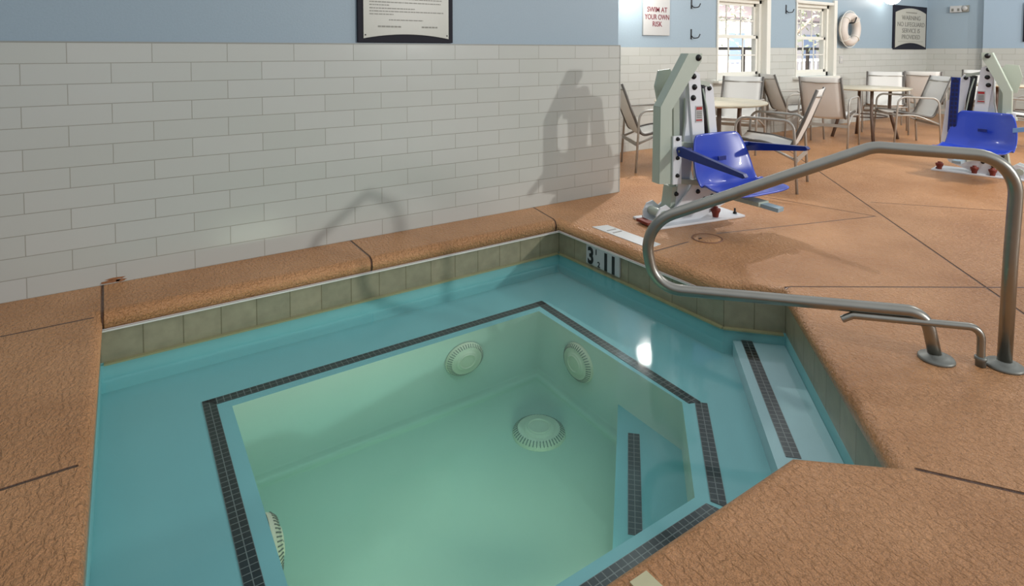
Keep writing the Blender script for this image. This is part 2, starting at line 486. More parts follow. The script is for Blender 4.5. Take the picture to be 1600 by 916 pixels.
def deck():
    bm = bmesh.new()
    X0, X1, Y0, Y1 = -2.6, 14.2, -9.2, 5.25
    outer = [bm.verts.new((x, y, 0)) for x, y in ((X0, Y0), (X1, Y0), (X1, Y1), (X0, Y1))]
    prof = [(0.040, 0.0), (0.024, -0.004), (0.010, -0.014), (0.002, -0.030), (0.0, -0.045), (0.002, -0.066), (0.010, -0.080), (0.030, -0.082)]
    rings = []
    for off, z in prof:
        rings.append([bm.verts.new((x, y, z)) for x, y in offset_poly(P, off)])
    es = [bm.edges.new((outer[i], outer[(i+1) % 4])) for i in range(4)]
    n = len(P)
    es += [bm.edges.new((rings[0][i], rings[0][(i+1) % n])) for i in range(n)]
    bmesh.ops.triangle_fill(bm, use_beauty=True, use_dissolve=False, edges=es)
    for a, b in zip(rings[:-1], rings[1:]):
        for i in range(n):
            f = bm.faces.new((a[i], a[(i+1) % n], b[(i+1) % n], b[i])); f.smooth = False
    bmesh.ops.recalc_face_normals(bm, faces=bm.faces)
    me = bpy.data.meshes.new('floor'); bm.to_mesh(me); bm.free()
    # make sure the top faces up
    for pl in me.polygons:
        if abs(pl.normal.z) > 0.99:
            if pl.normal.z < 0: me.flip_normals()
            break
    for pl in me.polygons:
        if abs(pl.normal.z) < 0.99: pl.use_smooth = True
    o = bpy.data.objects.new('floor', me); COL.objects.link(o); me.materials.append(M['deck'])
    return struct(o)
deck()

def wall_block(name, lo, hi, tile, axis):
    """painted wall with the tile wainscot standing 8 mm proud"""
    m = MB(); m.box(((lo[0]+hi[0])/2, (lo[1]+hi[1])/2, ZC/2), (hi[0]-lo[0], hi[1]-lo[1], ZC))
    return struct(m.build(name, M['paint']))
wl = wall_block('wall_left', (-2.6, 3.645), (3.485, 5.2), None, 'X')
MB().box((0.445, 3.6375, ZT/2), (6.10, 0.015, ZT)).build('tile_wainscot', M['tile_x'], wl)
MB().box((0.445, 3.6365, ZT+0.003), (6.10, 0.016, 0.006)).build('tile_edge_trim', simple('grey_edge_trim', srgb(150, 152, 146), 0.4), wl)
MB().box((3.4925, 4.415, ZT/2), (0.015, 1.57, ZT)).build('tile_wainscot', M['tile_y'], wl)

m = MB()
for cx_, cz_, w_, h_ in ((-0.075, 0.012, 0.055, 0.010), (-0.05, 0.024, 0.05, 0.007), (-0.03, 0.010, 0.03, 0.008)):
    pts = [(cx_+w_*math.cos(t)*random.uniform(0.6, 1.1), cz_+h_*math.sin(t)*random.uniform(0.6, 1.1)) for t in [2*PI*q/14 for q in range(14)]]
    m.prism(pts, 3.6285, 3.6302, 'xz')
m.build('rust_stain', simple('rust_stain', srgb(150, 100, 62), 0.6, var=0.4, scale=120), wl)
# window wall at y = 5.05 with two openings
YW = 5.05
WINS = [(6.62, 7.70), (8.47, 9.50)]
ZS, ZH = 0.80, 1.93
wf = MB()
def seg(x0, x1, z0, z1, m, y0=YW, y1=YW+0.2): m.box(((x0+x1)/2, (y0+y1)/2, (z0+z1)/2), (x1-x0, y1-y0, z1-z0))
xs = [3.3, 6.62, 7.70, 8.47, 9.50, 12.9]
for a, b in ((3.3, 6.62), (7.70, 8.47), (9.50, 12.9)): seg(a, b, 0, ZC, wf)
for a, b in WINS:
    seg(a, b, 0, ZS, wf); seg(a, b, ZH, ZC, wf)
wfar = struct(wf.build('wall_back', M['paint']))
wt = MB()
for a, b in ((3.5, 6.62), (7.70, 8.47), (9.50, 12.885)): seg(a, b, 0, ZT, wt, YW-0.012, YW)
for a, b in WINS: seg(a, b, 0, ZS, wt, YW-0.012, YW)
wt.build('tile_wainscot', M['tile_x'], wfar)
struct(MB().box((-1.35, -2.8, ZC/2), (0.2, 12.8, ZC)).build('wall_side', M['paint']))
# end wall at x = 12.9
we = struct(MB().box((13.0, 4.7, ZC/2), (0.2, 1.15, ZC)).build('wall_right', M['paint']))
MB().box((12.893, 4.59, ZT/2), (0.014, 0.92, ZT)).build('tile_wainscot', M['tile_y'], we)
wp = struct(MB().box((13.0, -2.6, ZC/2), (0.44, 13.45, ZC)).build('wall_right', simple('pale_blue_wall_paint', srgb(160, 180, 196), 0.45, var=0.04, bump=0.2, scale=90)))
MB().box((12.773, -2.6, ZT/2), (0.014, 13.45, ZT)).build('tile_wainscot', M['tile_y'], wp)

# windows
def window(n, x0, x1):
    root = struct(empty('window_%d' % n, ((x0+x1)/2, YW+0.1, ZS)))
    w = (x1-x0)/2; H = ZH-ZS
    y = 0.02
    m = MB()
    for s in (-1, 1): m.box((s*(w-0.03), y, H/2), (0.06, 0.12, H))
    m.box((0, y, H-0.03), (2*w, 0.12, 0.06)); m.box((0, y, 0.03), (2*w, 0.12, 0.06))
    m.build('window_frame', M['white_frame'], root)
    m = MB(); m.box((0, -0.135, -0.02), (2*w+0.16, 0.13, 0.035), bevel=0.006); m.build('window_sill', M['white_frame'], root)
    m = MB()
    m.box((w+0.035, -0.118, H/2-0.06), (0.09, 0.03, H+0.26)); m.box((-w-0.008, -0.112, H/2), (0.02, 0.018, H+0.04))
    m.box((0, -0.114, H+0.015), (2*w+0.06, 0.022, 0.03))
    m.build('window_casing', M['white_frame'], root)
    m = MB()
    for s in (-1, 1): m.box((s*(w-0.006), -0.07, H/2), (0.012, 0.10, H))
    m.box((0, -0.07, H-0.006), (2*w, 0.10, 0.012))
    m.build('window_reveal', M['white_frame'], root)
    for k, (z0, z1, yy) in enumerate(((0.06, H*0.54, y-0.02), (H*0.54-0.03, H-0.06, y+0.02))):
        sash = MB()
        wi = w-0.06
        for s in (-1, 1): sash.box((s*(wi-0.02), yy, (z0+z1)/2), (0.04, 0.035, z1-z0))
        sash.box((0, yy, z0+0.02), (2*wi, 0.035, 0.04)); sash.box((0, yy, z1-0.02), (2*wi, 0.035, 0.04))
        so = sash.build('sash', M['white_frame'], root)
        g = MB()
        for c in (-1, 1): g.box((c*(2*wi/6), yy, (z0+z1)/2), (0.018, 0.014, z1-z0-0.06))
        g.box((0, yy, (z0+z1)/2), (2*wi-0.06, 0.014, 0.018))
        g.build('muntins', M['white_frame'], so)
        MB().box((0, yy+0.004, (z0+z1)/2), (2*wi-0.07, 0.004, z1-z0-0.07)).build('pane', M['glass'], so)
    return root
window(1, *WINS[0]); window(2, *WINS[1])

# ------------------------------------------------------------------ spa basin
spa = empty('spa_pool', (1.2, 2.1, 0))
tag(spa, 'sunken spa pool with tan coping, olive waterline tiles and underwater benches', 'hot tub')
SO = Vector((-1.2, -2.1, 0))
def sp_build(mb, name, mat, parent=spa):
    o = mb.build(name, mat, parent); o.location = SO if parent is spa else (0, 0, 0); return o
def ring_wall(poly, z0, z1, name, mat, uv=True):
    bm = bmesh.new(); lay = bm.loops.layers.uv.new('UVMap')
    n = len(poly)
    for i in range(n):
        a = Vector(poly[i]); b = Vector(poly[(i+1) % n]); ln = (b-a).length
        k = max(1, round(ln/0.165)); sc = k*0.165/ln
        vs = [bm.verts.new((a.x, a.y, z1)), bm.verts.new((b.x, b.y, z1)), bm.verts.new((b.x, b.y, z0)), bm.verts.new((a.x, a.y, z0))]
        f = bm.faces.new(vs)
        for l, uvc in zip(f.loops, ((0, 0.39), (ln*sc, 0.39), (ln*sc, 0.39-(z1-z0)), (0, 0.39-(z1-z0)))): l[lay].uv = (uvc[0]+0.0, uvc[1])
    me = bpy.data.meshes.new(name); bm.to_mesh(me); bm.free()
    o = bpy.data.objects.new(name, me); COL.objects.link(o); me.materials.append(mat); o.parent = spa; o.location = SO
    return o
PB = offset_poly(P, 0.012)
ring_wall(PB, -0.236, -0.082, 'waterline_tiles', M['band'])
# white line under the coping
m = MB()
PI_ = offset_poly(P, 0.004)
for i in range(len(P)):
    a = PI_[i]; b = PI_[(i+1) % len(P)]
    if i in (0, 3, 4, 5, 6): continue
    m.bar((a[0], a[1], -0.0855), (b[0], b[1], -0.0855), 0.014, 0.007)
sp_build(m, 'edge_trim', M['white_trim'])
m = MB()
PL = offset_poly(P, 0.0)
for i in range(len(P)):
    a = PL[i]; b = PL[(i+1) % len(P)]
    if i in (0, 4, 6, 5): continue
    m.bar((a[0], a[1], -0.239), (b[0], b[1], -0.239), 0.026, 0.008)
sp_build(m, 'tile_ledge', simple('yellowed_grout_ledge', srgb(160, 154, 112), 0.5, var=0.1))
ZB, ZT1, ZT3, ZF = -0.38, -0.30, -0.60, -0.78
NOSE = [(0.375, 1.33), (0.375, 2.82), (2.075, 2.84), (2.065, 1.735), (1.655, 1.33)]
def basin():
    bm = bmesh.new()
    def ring(poly, z): return [bm.verts.new((x, y, z)) for x, y in poly]
    def quads(a, b):
        n = len(a)
        for i in range(n): bm.faces.new((a[i], a[(i+1) % n], b[(i+1) % n], b[i]))
    o1 = ring(PB, -0.236); o2 = ring(PB, ZB)
    quads(o1, o2)
    n1 = ring(NOSE, ZB)
    for i in range(len(NOSE)): bm.edges.new((n1[i], n1[(i+1) % len(NOSE)]))
    es = [e for i in range(len(PB)) for e in [bm.edges.get((o2[i], o2[(i+1) % len(PB)]))]]
    es += [bm.edges.get((n1[i], n1[(i+1) % len(NOSE)])) for i in range(len(NOSE))]
    bmesh.ops.triangle_fill(bm, use_beauty=True, edges=es)
    bmesh.ops.recalc_face_normals(bm, faces=bm.faces)
    me = bpy.data.meshes.new('basin'); bm.to_mesh(me); bm.free()
    o = bpy.data.objects.new('basin', me); COL.objects.link(o); me.materials.append(M['plaster']); o.parent = spa; o.location = SO
basin()
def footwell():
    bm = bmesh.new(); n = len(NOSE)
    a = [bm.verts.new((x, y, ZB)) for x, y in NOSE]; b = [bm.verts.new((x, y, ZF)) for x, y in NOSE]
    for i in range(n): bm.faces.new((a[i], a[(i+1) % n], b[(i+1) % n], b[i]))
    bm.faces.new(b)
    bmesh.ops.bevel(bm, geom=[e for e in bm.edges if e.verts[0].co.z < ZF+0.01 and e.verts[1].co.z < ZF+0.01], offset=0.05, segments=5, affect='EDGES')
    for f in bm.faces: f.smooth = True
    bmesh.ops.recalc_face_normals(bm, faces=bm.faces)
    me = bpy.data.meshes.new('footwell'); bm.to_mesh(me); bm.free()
    o = bpy.data.objects.new('footwell', me); COL.objects.link(o); me.materials.append(M['lit_floor_plaster']); o.parent = spa; o.location = SO
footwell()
dd = Vector((1, -1)).normalized()
def diag(p, o): return (p[0]+dd.x*o, p[1]+dd.y*o)
tread = [diag(P[3], 0.05), offset_poly(P, 0.01)[4], offset_poly(P, 0.01)[5], diag(P[6], 0.05)]
m = MB(); m.prism(tread, ZB-0.02, ZT1, 'xy'); sp_build(m, 'top_step', simple('shallow_lit_plaster', (0.42, 0.62, 0.64), 0.7, var=0.04))  # same plaster, colour lightened where the shallow water dims it less
m = MB(); m.prism([(2.068, 1.735), (2.072, 2.15), (1.255, 1.332), (1.655, 1.332)], ZF-0.01, ZT3, 'xy'); sp_build(m, 'bottom_step', M['plaster'])
def strip(a, b, z, w=0.054, trim0=0.0, trim1=0.0):
    """two rows of small black mosaic along a-b; the strip lies to the left of a->b"""
    bm = bmesh.new(); lay = bm.loops.layers.uv.new('UVMap')
    a = Vector(a); b = Vector(b); d = (b-a).normalized(); nn = Vector((-d.y, d.x))
    ln = (b-a).length
    t0, t1 = trim0, trim1
    pts = [a+d*0, b, b+nn*w-d*t1, a+nn*w+d*t0]
    top = [bm.verts.new((p.x, p.y, z+0.003)) for p in pts]; bot = [bm.verts.new((p.x, p.y, z-0.004)) for p in pts]
    f = bm.faces.new(top)
    for l, uvc in zip(f.loops, ((0, 0), (ln, 0), (ln-t1, 0.053), (t0, 0.053))): l[lay].uv = uvc
    for i in range(4):
        g = bm.faces.new((top[i], bot[i], bot[(i+1) % 4], top[(i+1) % 4]))
        for l in g.loops: l[lay].uv = (0.014, 0.013)
    bmesh.ops.recalc_face_normals(bm, faces=bm.faces)
    me = bpy.data.meshes.new('mosaic_strip'); bm.to_mesh(me); bm.free()
    o = bpy.data.objects.new('mosaic_strip', me); COL.objects.link(o); me.materials.append(M['strip']); o.parent = spa; o.location = SO
S = [(0.265, 1.235), (0.265, 2.925), (2.175, 2.945), (2.135, 1.69), (1.685, 1.235)]
strip(S[2], S[1], ZB, trim0=0.0, trim1=0.054)      # far bench
strip(S[1], S[0], ZB)                              # left bench
strip(S[3], S[2], ZB, trim1=0.0, trim0=0.02)       # right bench
strip((1.71, 1.235), (2.15, 1.665), ZB, trim0=0.02)        # diagonal step
strip(S[0], S[4], ZB, trim1=0.02)                  # front bench
strip((2.05, 1.17), (2.715, 1.84), ZT1)            # top step
strip((1.57, 1.495), (1.985, 1.915), ZT3)          # bottom step

# water body
m = MB(); m.prism(offset_poly(P, 0.014), -0.80, -0.203, 'xy')
wo = m.build('spa_water', M['water']); tag(wo, 'clear teal water filling the sunken spa pool', 'water', kind='stuff')

# suction covers and main drain
def drain(loc, axis, r, label, flat=1.0):
    ax_ = Vector(axis); up_ = Vector((0, 0, 1)) if abs(ax_.z) < 0.5 else Vector((0, 1, 0)); xx_ = up_.cross(ax_)
    q = Matrix((xx_, up_, ax_)).transposed().to_quaternion()
    root = empty('drain_cover', loc); root.scale = (1, flat, 1); root.rotation_mode = 'QUATERNION'; root.rotation_quaternion = q
    tag(root, label, 'drain cover', 'round drain covers under the spa water')
    m = MB(); m.lathe([(0, 0.040), (r*0.50, 0.040), (r*0.56, 0.036), (r*0.60, 0.028), (r*0.78, 0.032), (r*0.92, 0.022), (r, 0.006), (r, 0)], seg=48, cap=False)
    m.build('grille', M['drain'], root)
    m = MB()
    for k in range(44):
        a = 2*PI*k/44
        c, s = math.cos(a), math.sin(a)
        m.bar((r*0.80*c, r*0.80*s, 0.0335), (r*0.97*c, r*0.97*s, 0.0165), 0.004, 0.003)
    m.build('slots', M['drain_slot'], root)
    m = MB(); m.lathe([(r*0.36, 0.0405), (r*0.38, 0.045), (r*0.44, 0.045), (r*0.46, 0.0405)], seg=40, cap=False)
    m.build('centre_ring', M['drain'], root)
    for k in range(3):
        a = 2*PI*k/3+0.4
        MB().lathe([(0.005, 0.040), (0.005, 0.043), (0, 0.043)], c=(r*0.41*math.cos(a), r*0.41*math.sin(a), 0), seg=10, cap=False).build('screw', M['drain_slot'], root)
    return root
drain((1.755, 2.40, ZF), (0, 0, 1), 0.137, 'round cream drain cover lying flat on the spa floor')
drain((1.552, 2.828, -0.514), (0, -1, 0), 0.118, 'round cream suction cover on the riser below the far bench by the tiled wall', 0.74)
drain((2.07, 2.455, -0.52), (-1, 0, 0), 0.118, 'round cream suction cover on the riser below the right bench', 0.85)
drain((0.378, 2.07, -0.485), (1, 0, 0), 0.10, 'cream suction cover seen edge on, on the left bench riser')

# ------------------------------------------------------------------ lettering helper
def lettering(name, text, size, mat, parent, loc, rot, sx=1.0, align='CENTER', depth=0.0012, bold=0.0, space=1.0):
    cu = bpy.data.curves.new(name, 'FONT'); cu.body = text; cu.size = size
    cu.align_x = align; cu.align_y = 'CENTER'; cu.extrude = depth; cu.offset = bold; cu.space_character = space
    t = bpy.data.objects.new(name, cu); COL.objects.link(t)
    dg = bpy.context.evaluated_depsgraph_get()
    me = bpy.data.meshes.new_from_object(t.evaluated_get(dg))
    bpy.data.objects.remove(t)
    o = bpy.data.objects.new(name, me); COL.objects.link(o)
    me.materials.clear(); me.materials.append(mat)
    o.parent = parent; o.location = loc; o.rotation_euler = rot; o.scale = (sx, 1, 1)
    return o

# depth marker on the right pool wall (faces -x); y decreases to the right as seen
dm = empty('depth_marker', (2.566, 2.812, -0.152))
tag(dm, 'white tile depth marker reading 3 1/2 11 in black on the spa waterline', 'depth marker')
dm.rotation_euler = (0, 0, R(-0.6))
MB().box((0, 0, 0), (0.012, 0.315, 0.130)).build('marker_tile', M['sign_white'], dm)
tagrot = (PI/2, 0, -PI/2)
lettering('numeral_three', '3', 0.150, M['ink_black'], dm, (-0.0075, 0.112, -0.012), tagrot, 0.85, bold=0.005)
lettering('fraction_numeral', '1', 0.050, M['ink_black'], dm, (-0.0075, 0.058, 0.030), tagrot, 1.0, bold=0.001)
lettering('fraction_numeral', '2', 0.050, M['ink_black'], dm, (-0.0075, 0.032, -0.045), tagrot, 1.0, bold=0.001)
lettering('numeral_one', '1', 0.150, M['ink_black'], dm, (-0.0075, -0.035, -0.012), tagrot, 0.9, bold=0.006)
lettering('numeral_one', '1', 0.150, M['ink_black'], dm, (-0.0075, -0.105, -0.012), tagrot, 0.9, bold=0.006)

# ------------------------------------------------------------------ handrail
B1 = Vector((2.613, 0.961, 0)); B2 = Vector((2.768, 0.796, 0))
hr = empty('handrail', (2.69, 0.88, 0))
tag(hr, 'looped stainless steel handrail reaching from the deck over the spa steps', 'handrail')
ho = Vector((-2.69, -0.88, 0))
pts = [B2+V(0, 0, -0.005), (2.775, 0.789, 0.42), (2.785, 0.778, 0.80), (2.45, 1.133, 0.822), (1.845, 1.775, 0.455), (1.885, 1.735, 0.182), (2.585, 0.99, 0.182), B1+V(0, 0, -0.005)]
pts = [Vector(p)+ho for p in pts]
path = arc_path(pts, [0, 0.145, 0.13, 0.17, 0.13, 0.085], 10)
hm = MB(); hm.tube(path, 0.0235, 20); hm.build('rail', M['steel'], hr)
def flange(b, parent, r=0.062):
    m = MB(); m.lathe([(r, 0.0), (r, 0.006), (r*0.94, 0.012), (r*0.62, 0.016), (r*0.45, 0.024), (r*0.42, 0.026)], c=b, seg=36)
    return m.build('flange', M['flange'], parent)
flange(B1+ho, hr); flange(B2+ho, hr)
# fill spout
fs = empty('fill_spout', (2.70, 0.848, 0)); tag(fs, 'thin curved steel water spout beside the handrail foot', 'spout')
fp = [(2.70, 0.848, 0.0), (2.70, 0.848, 0.148), (2.395, 1.17, 0.150), (2.368, 1.198, 0.130)]
fp = [Vector(p)-Vector((2.70, 0.848, 0)) for p in fp]
m = MB(); m.tube(arc_path(fp, [0.045, 0.02], 8), 0.0140, 16, cap=False); m.build('pipe', M['steel'], fs)
MB().lathe([(0.017, 0), (0.017, 0.022), (0.020, 0.024), (0.020, 0.036), (0.0145, 0.038)], seg=24).build('collar', M['flange'], fs)

# ------------------------------------------------------------------ deck fittings
dk = empty('deck_depth_decal', (2.70, 2.74, 0.0)); tag(dk, 'worn white depth decal on the deck beside the spa edge', 'decal')
MB().prism([(-0.062, 0.262), (0.055, 0.235), (0.055, -0.245), (-0.062, -0.262)], 0.0, 0.003, 'xy').build('plate', M['marker'], dk)
for k in range(2): MB().box((0.0, 0.135-0.055*k, 0.0035), (0.075, 0.012, 0.002)).build('worn_numeral', M['ink_faint'], dk)
fc = empty('floor_cleanout', (3.09, 2.41, 0.0)); tag(fc, 'round tan cleanout cover set in the deck between spa and lift', 'floor cover')
MB().lathe([(0, 0.003), (0.085, 0.003), (0.088, 0.0)], seg=40, cap=False).build('cover', M['deck'], fc)
MB().lathe([(0.086, 0.0), (0.088, 0.0045), (0.096, 0.0045), (0.098, 0.0)], seg=40, cap=False).build('rim', simple('worn_rim', srgb(128, 86, 58), 0.5), fc)
MB().box((-0.045, 0.02, 0.004), (0.022, 0.012, 0.003)).build('lift_slot', M['black'], fc)

ct = empty('loose_deck_tile', (0.95, 0.90, 0)); tag(ct, 'small cream tile corner on the deck nose at the bottom of the view', 'tile')
MB().prism([(-0.022, 0.022), (0.031, 0.022), (0.035, -0.11), (-0.022, -0.11)], 0.0, 0.004, 'xy').build('tile_face', simple('cream_tile', srgb(196, 190, 150), 0.4, var=0.1), ct)

# ------------------------------------------------------------------ pool lift
def pool_lift(loc, rz, mir, label, seat_uv, seat_rot, raised=False):
    root = empty('pool_lift', loc, rz); tag(root, label, 'pool lift', 'white pool lifts with blue seats on the deck')
    k = mir
    def T(u, v, z): return Vector((u*k, v, z))
    def side(poly, v0, v1, mat, name, parent=root):
        m = MB(); m.prism([(u*k, z) for u, z in poly], v0, v1, 'xz'); return m.build(name, mat, parent)
    def bolts(lst, v, name='bolt', r=0.013, parent=root):
        for u, z in lst:
            MB().lathe([(r*1.3, 0), (r*1.3, 0.004), (r, 0.004), (r*0.9, 0.014), (0, 0.015)], c=T(u, v, z), axis=(0, -1, 0), seg=14, cap=False).build(name, M['bolt'], parent)
    # base plate
    bp = MB(); bp.box((0.02*k, 0.0, 0.008), (0.76, 0.30, 0.016), bevel=0.004); bpo = bp.build('base_plate', M['lift_white'], root)
    for (u, v) in ((-0.33, -0.10), (-0.30, 0.10), (0.36, -0.09), (0.36, 0.10)):
        MB().lathe([(0.014, 0.016), (0.014, 0.028), (0.007, 0.028), (0.007, 0.055), (0, 0.056)], c=T(u, v, 0), seg=12, cap=False).build('anchor_bolt', M['bolt'] , root)
    for (u, v) in ((0.17, -0.10),) if k > 0 else ((-0.36, -0.11), (-0.08, -0.12), (0.06, -0.11), (0.34, -0.10)):
        MB().lathe([(0.020, 0.016), (0.024, 0.04), (0.034, 0.062), (0.034, 0.075), (0.016, 0.078), (0.016, 0.09), (0, 0.092)], c=T(u, v, 0), seg=14, cap=False).build('red_anchor_cap', M['red_metal'], root)
    MB().box((-0.37*k, -0.01, 0.022), (0.06, 0.13, 0.02), bevel=0.004).build('rusty_latch', M['red_metal'], root)
    # base gusset side plates
    gus = [(-0.33, 0.016), (-0.33, 0.075), (-0.30, 0.125), (-0.25, 0.14), (-0.20, 0.10), (-0.14, 0.14), (-0.05, 0.23), (0.03, 0.34), (0.08, 0.345), (0.13, 0.21), (0.26, 0.20), (0.30, 0.16), (0.27, 0.10), (0.05, 0.016)]
    for v0 in (-0.085, 0.065): side(gus, v0, v0+0.012, M['lift_white'], 'base_gusset')
    bolts([(-0.27, 0.07), (-0.23, 0.045), (-0.08, 0.10), (0.0, 0.13), (0.08, 0.15), (0.15, 0.165), (0.24, 0.165), (0.02, 0.21)], -0.085)
    # pivot clevis and lower mast
    MB().tube([T(-0.27, -0.10, 0.075), T(-0.27, 0.10, 0.075)], 0.03, 16).build('pivot_barrel', M['lift_grey'], root)
    side([(-0.20, 0.05), (-0.10, 0.05), (-0.09, 0.25), (-0.17, 0.25)], -0.05, 0.05, M['lift_grey'], 'mast_foot')
    bolts([(-0.14, 0.20)], -0.05)
    # two slanting mast beams
    for v0, nm in ((-0.055, 'mast_beam'), (0.035, 'mast_beam')):
        side([(-0.16, 0.06), (-0.06, 0.06), (0.035, 0.70), (0.05, 1.0), (0.03, 1.04), (-0.03, 1.045), (-0.055, 1.0), (-0.06, 0.70)] if nm == 'mast_beam' else gus, v0, v0+0.02, M['lift_white'], nm)
    # front mast face carries label and bolts
    mf = side([(0.015, 0.20), (0.115, 0.20), (0.075, 0.72), (0.035, 1.035), (0.0, 1.055), (-0.045, 1.05), (-0.065, 1.02), (-0.05, 0.85), (-0.02, 0.60)], -0.075, -0.057, M['lift_white'], 'mast_plate')
    bolts([(-0.02, 1.02), (-0.012, 0.945), (-0.022, 0.87)], -0.075, r=0.016)
    lb = MB(); lb.box(T(0.03, -0.077, 0.755), (0.062, 0.003, 0.115)); lbo = lb.build('warning_label', M['sign_white'], root)
    MB().box(T(0.03, -0.0795, 0.795), (0.05, 0.002, 0.02)).build('label_heading', M['label_red'], lbo); MB().box(T(0.03, -0.0795, 0.712), (0.052, 0.002, 0.010)).build('label_stripe', M['label_red'], lbo)
    m = MB()
    for z in (0.77, 0.757, 0.744, 0.731): m.box(T(0.03, -0.0795, z), (0.044, 0.002, 0.005))
    m.build('label_text', M['ink_grey'], lbo)
    side([(-0.255, 0.95), (-0.225, 1.06), (-0.13, 1.07), (-0.10, 1.02), (-0.15, 0.80), (-0.22, 0.80)], 0.04, 0.06, M['lift_grey'], 'rear_bracket')
    # inner pale struts seen through the frame
    for u0, u1 in ((-0.10, -0.12), (-0.03, 0.0)):
        MB().bar(T(u0, 0.0, 0.12), T(u1, 0.0, 0.86), 0.05, 0.035, up=(0, 1, 0)).build('inner_strut', M['lift_grey'], root)
    # actuator
    m = MB(); m.tube([T(0.10, -0.01, 0.955), T(0.145, -0.01, 0.50)], 0.030, 18); act = m.build('actuator', M['black'], root)
    MB().tube([T(0.145, -0.01, 0.50), T(0.17, -0.01, 0.20)], 0.016, 14).build('actuator_rod', M['steel'], root)
    MB().tube(arc_path([T(0.09, -0.045, 0.93), T(0.12, -0.05, 0.80), T(0.15, -0.05, 0.60), T(0.14, -0.04, 0.42)], 0.05, 4), 0.006, 8).build('cable', M['lift_grey'], root)
    side([(0.12, 0.93), (0.145, 0.965), (0.18, 0.96), (0.20, 0.93), (0.265, 0.40), (0.205, 0.40)], -0.03, 0.03, M['lift_white'], 'link_arm')
    bolts([(0.16, 0.93)], -0.03, r=0.014)
    MB().bar(T(0.03, -0.02, 0.985), T(0.16, -0.02, 0.955), 0.035, 0.03).build('top_link', M['lift_grey'], root)
    # seat carrying frame: upright channel, slanting top beam
    fr = [(-0.335, 0.30), (-0.33, 0.82), (-0.10, 1.18), (0.02, 1.18), (0.015, 1.13), (-0.235, 0.80), (-0.235, 0.585), (-0.20, 0.565), (-0.20, 0.29), (-0.23, 0.29)]
    if k < 0: fr = [(u*0.66+0.02, z) for u, z in fr]
    side(fr, -0.115, -0.105, M['lift_grey'], 'frame_side')
    side(fr, -0.045, -0.035, M['lift_grey'], 'frame_side')
    web = MB()
    f0 = 1 if k > 0 else 0.66; f1 = 0 if k > 0 else 0.02
    web.bar(T(-0.333*f0+f1, -0.075, 0.30), T(-0.328*f0+f1, -0.075, 0.82), 0.07, 0.008, up=(1, 0, 0))
    web.bar(T(-0.328*f0+f1, -0.075, 0.82), T(-0.10*f0+f1, -0.075, 1.178), 0.07, 0.008, up=(-1*k, 0, 1))
    web.build('frame_web', M['lift_grey'], root)
    for z0, z1 in ((0.565, 0.525), (0.315, 0.255)):
        MB().bar(T(-0.24, -0.085, z0), T(0.12, -0.072, z1), 0.045, 0.035, bevel=0.004).build('seat_bracket', M['lift_grey'], root)
    side([(-0.235, 0.29), (-0.165, 0.29), (-0.165, 0.62), (-0.235, 0.62)], -0.132, -0.118, M['lift_white'], 'bracket_plate')
    bolts([(-0.20, 0.60), (-0.20, 0.47), (-0.20, 0.35)], -0.132, r=0.011)
    bolts([(-0.015, 1.15)], -0.115, r=0.018)
    # seat
    st = empty('seat', (seat_uv[0]*k, seat_uv[1], 0.0), seat_rot); st.parent = root
    Wd, zb = 0.282, 0.252
    def shell(a, b):
        # a along profile from back top (0) to front lip (1), b across
        x = (b-0.5)*2
        if a < 0.5:
            t = a/0.5
            z = zb+0.35*(1-t)**1.0+0.02; y = 0.02+0.075*(1-t)
            wd = Wd*(0.80+0.22*math.sin(min(1, t*1.3)*PI/2))
            if t < 0.25: wd *= 0.90+0.10*math.sqrt(max(0, 1-(1-t/0.25)**2))
            y -= 0.070*(x*x)*(0.5+0.5*t)
            if t > 0.7: y -= 0.03*((t-0.7)/0.3)**2
        else:
            t = (a-0.5)/0.5
            y = -0.01-0.33*t; z = zb+0.02-0.030*math.sin(t*PI)*(1)+0.03*t-0.03*max(0, t-0.75)/0.25
            wd = Wd*(1.02-0.05*t)
            if t > 0.85: wd *= 1-0.10*((t-0.85)/0.15)**2
            z += 0.05*(x**4)*(1-0.7*t)
            y -= 0.070*(x*x)*(1-t)
        return Vector((x*wd, y, z))
    m = MB(); m.grid(shell, 30, 17)
    so = m.build('seat_shell', M['blue_plastic'], st)
    md = so.modifiers.new('thickness', 'SOLIDIFY'); md.thickness = 0.014; md.offset = 0
    md = so.modifiers.new('smooth', 'SUBSURF'); md.levels = 1; md.render_levels = 1
    MB().box((0, 0.012, zb+0.20), (0.075, 0.012, 0.03), bevel=0.003).build('back_badge', M['navy'], st)
    MB().box((0, -0.18, zb-0.045), (0.10, 0.30, 0.03), bevel=0.004).build('seat_support', M['lift_grey'], st)
    MB().bar((0.0, -0.30, zb-0.05), (0.02, -0.44, zb-0.06), 0.07, 0.025).build('footrest_stub', simple('pale_blue_grey_bracket', srgb(150, 170, 180), 0.4), st)
    if not raised:
        for s in (-1, 1):
            x = s*(Wd+0.055)
            m = MB(); m.prism([(0.09, 0.265), (0.11, 0.255), (0.12, 0.235), (0.10, 0.198), (-0.43, 0.198), (-0.445, 0.21), (-0.43, 0.226)], x-0.016, x+0.016, 'yz')
            a = m.build('armrest', M['navy'], st); 
            MB().lathe([(0.008, 0), (0.008, 0.004), (0, 0.005)], c=(x-0.017, 0.09, 0.232), axis=(-1, 0, 0), seg=10, cap=False).build('arm_pin', M['flange'], a)
            a.location.z = 0.28; a.rotation_euler = (R(6 if s < 0 else -8), 0, 0)
            MB().bar((s*Wd*0.92, 0.05, 0.235+0.29), (x, 0.07, 0.232+0.29), 0.03, 0.03).build('arm_bracket', M['navy'], st)
    return root, st, T
pool_lift((3.35, 2.79, 0), math.atan2(-0.17, 0.985), 1, 'white pool lift with blue seat nearest the spa, before the tiled wall end', (0.15, -0.19), 0.10)
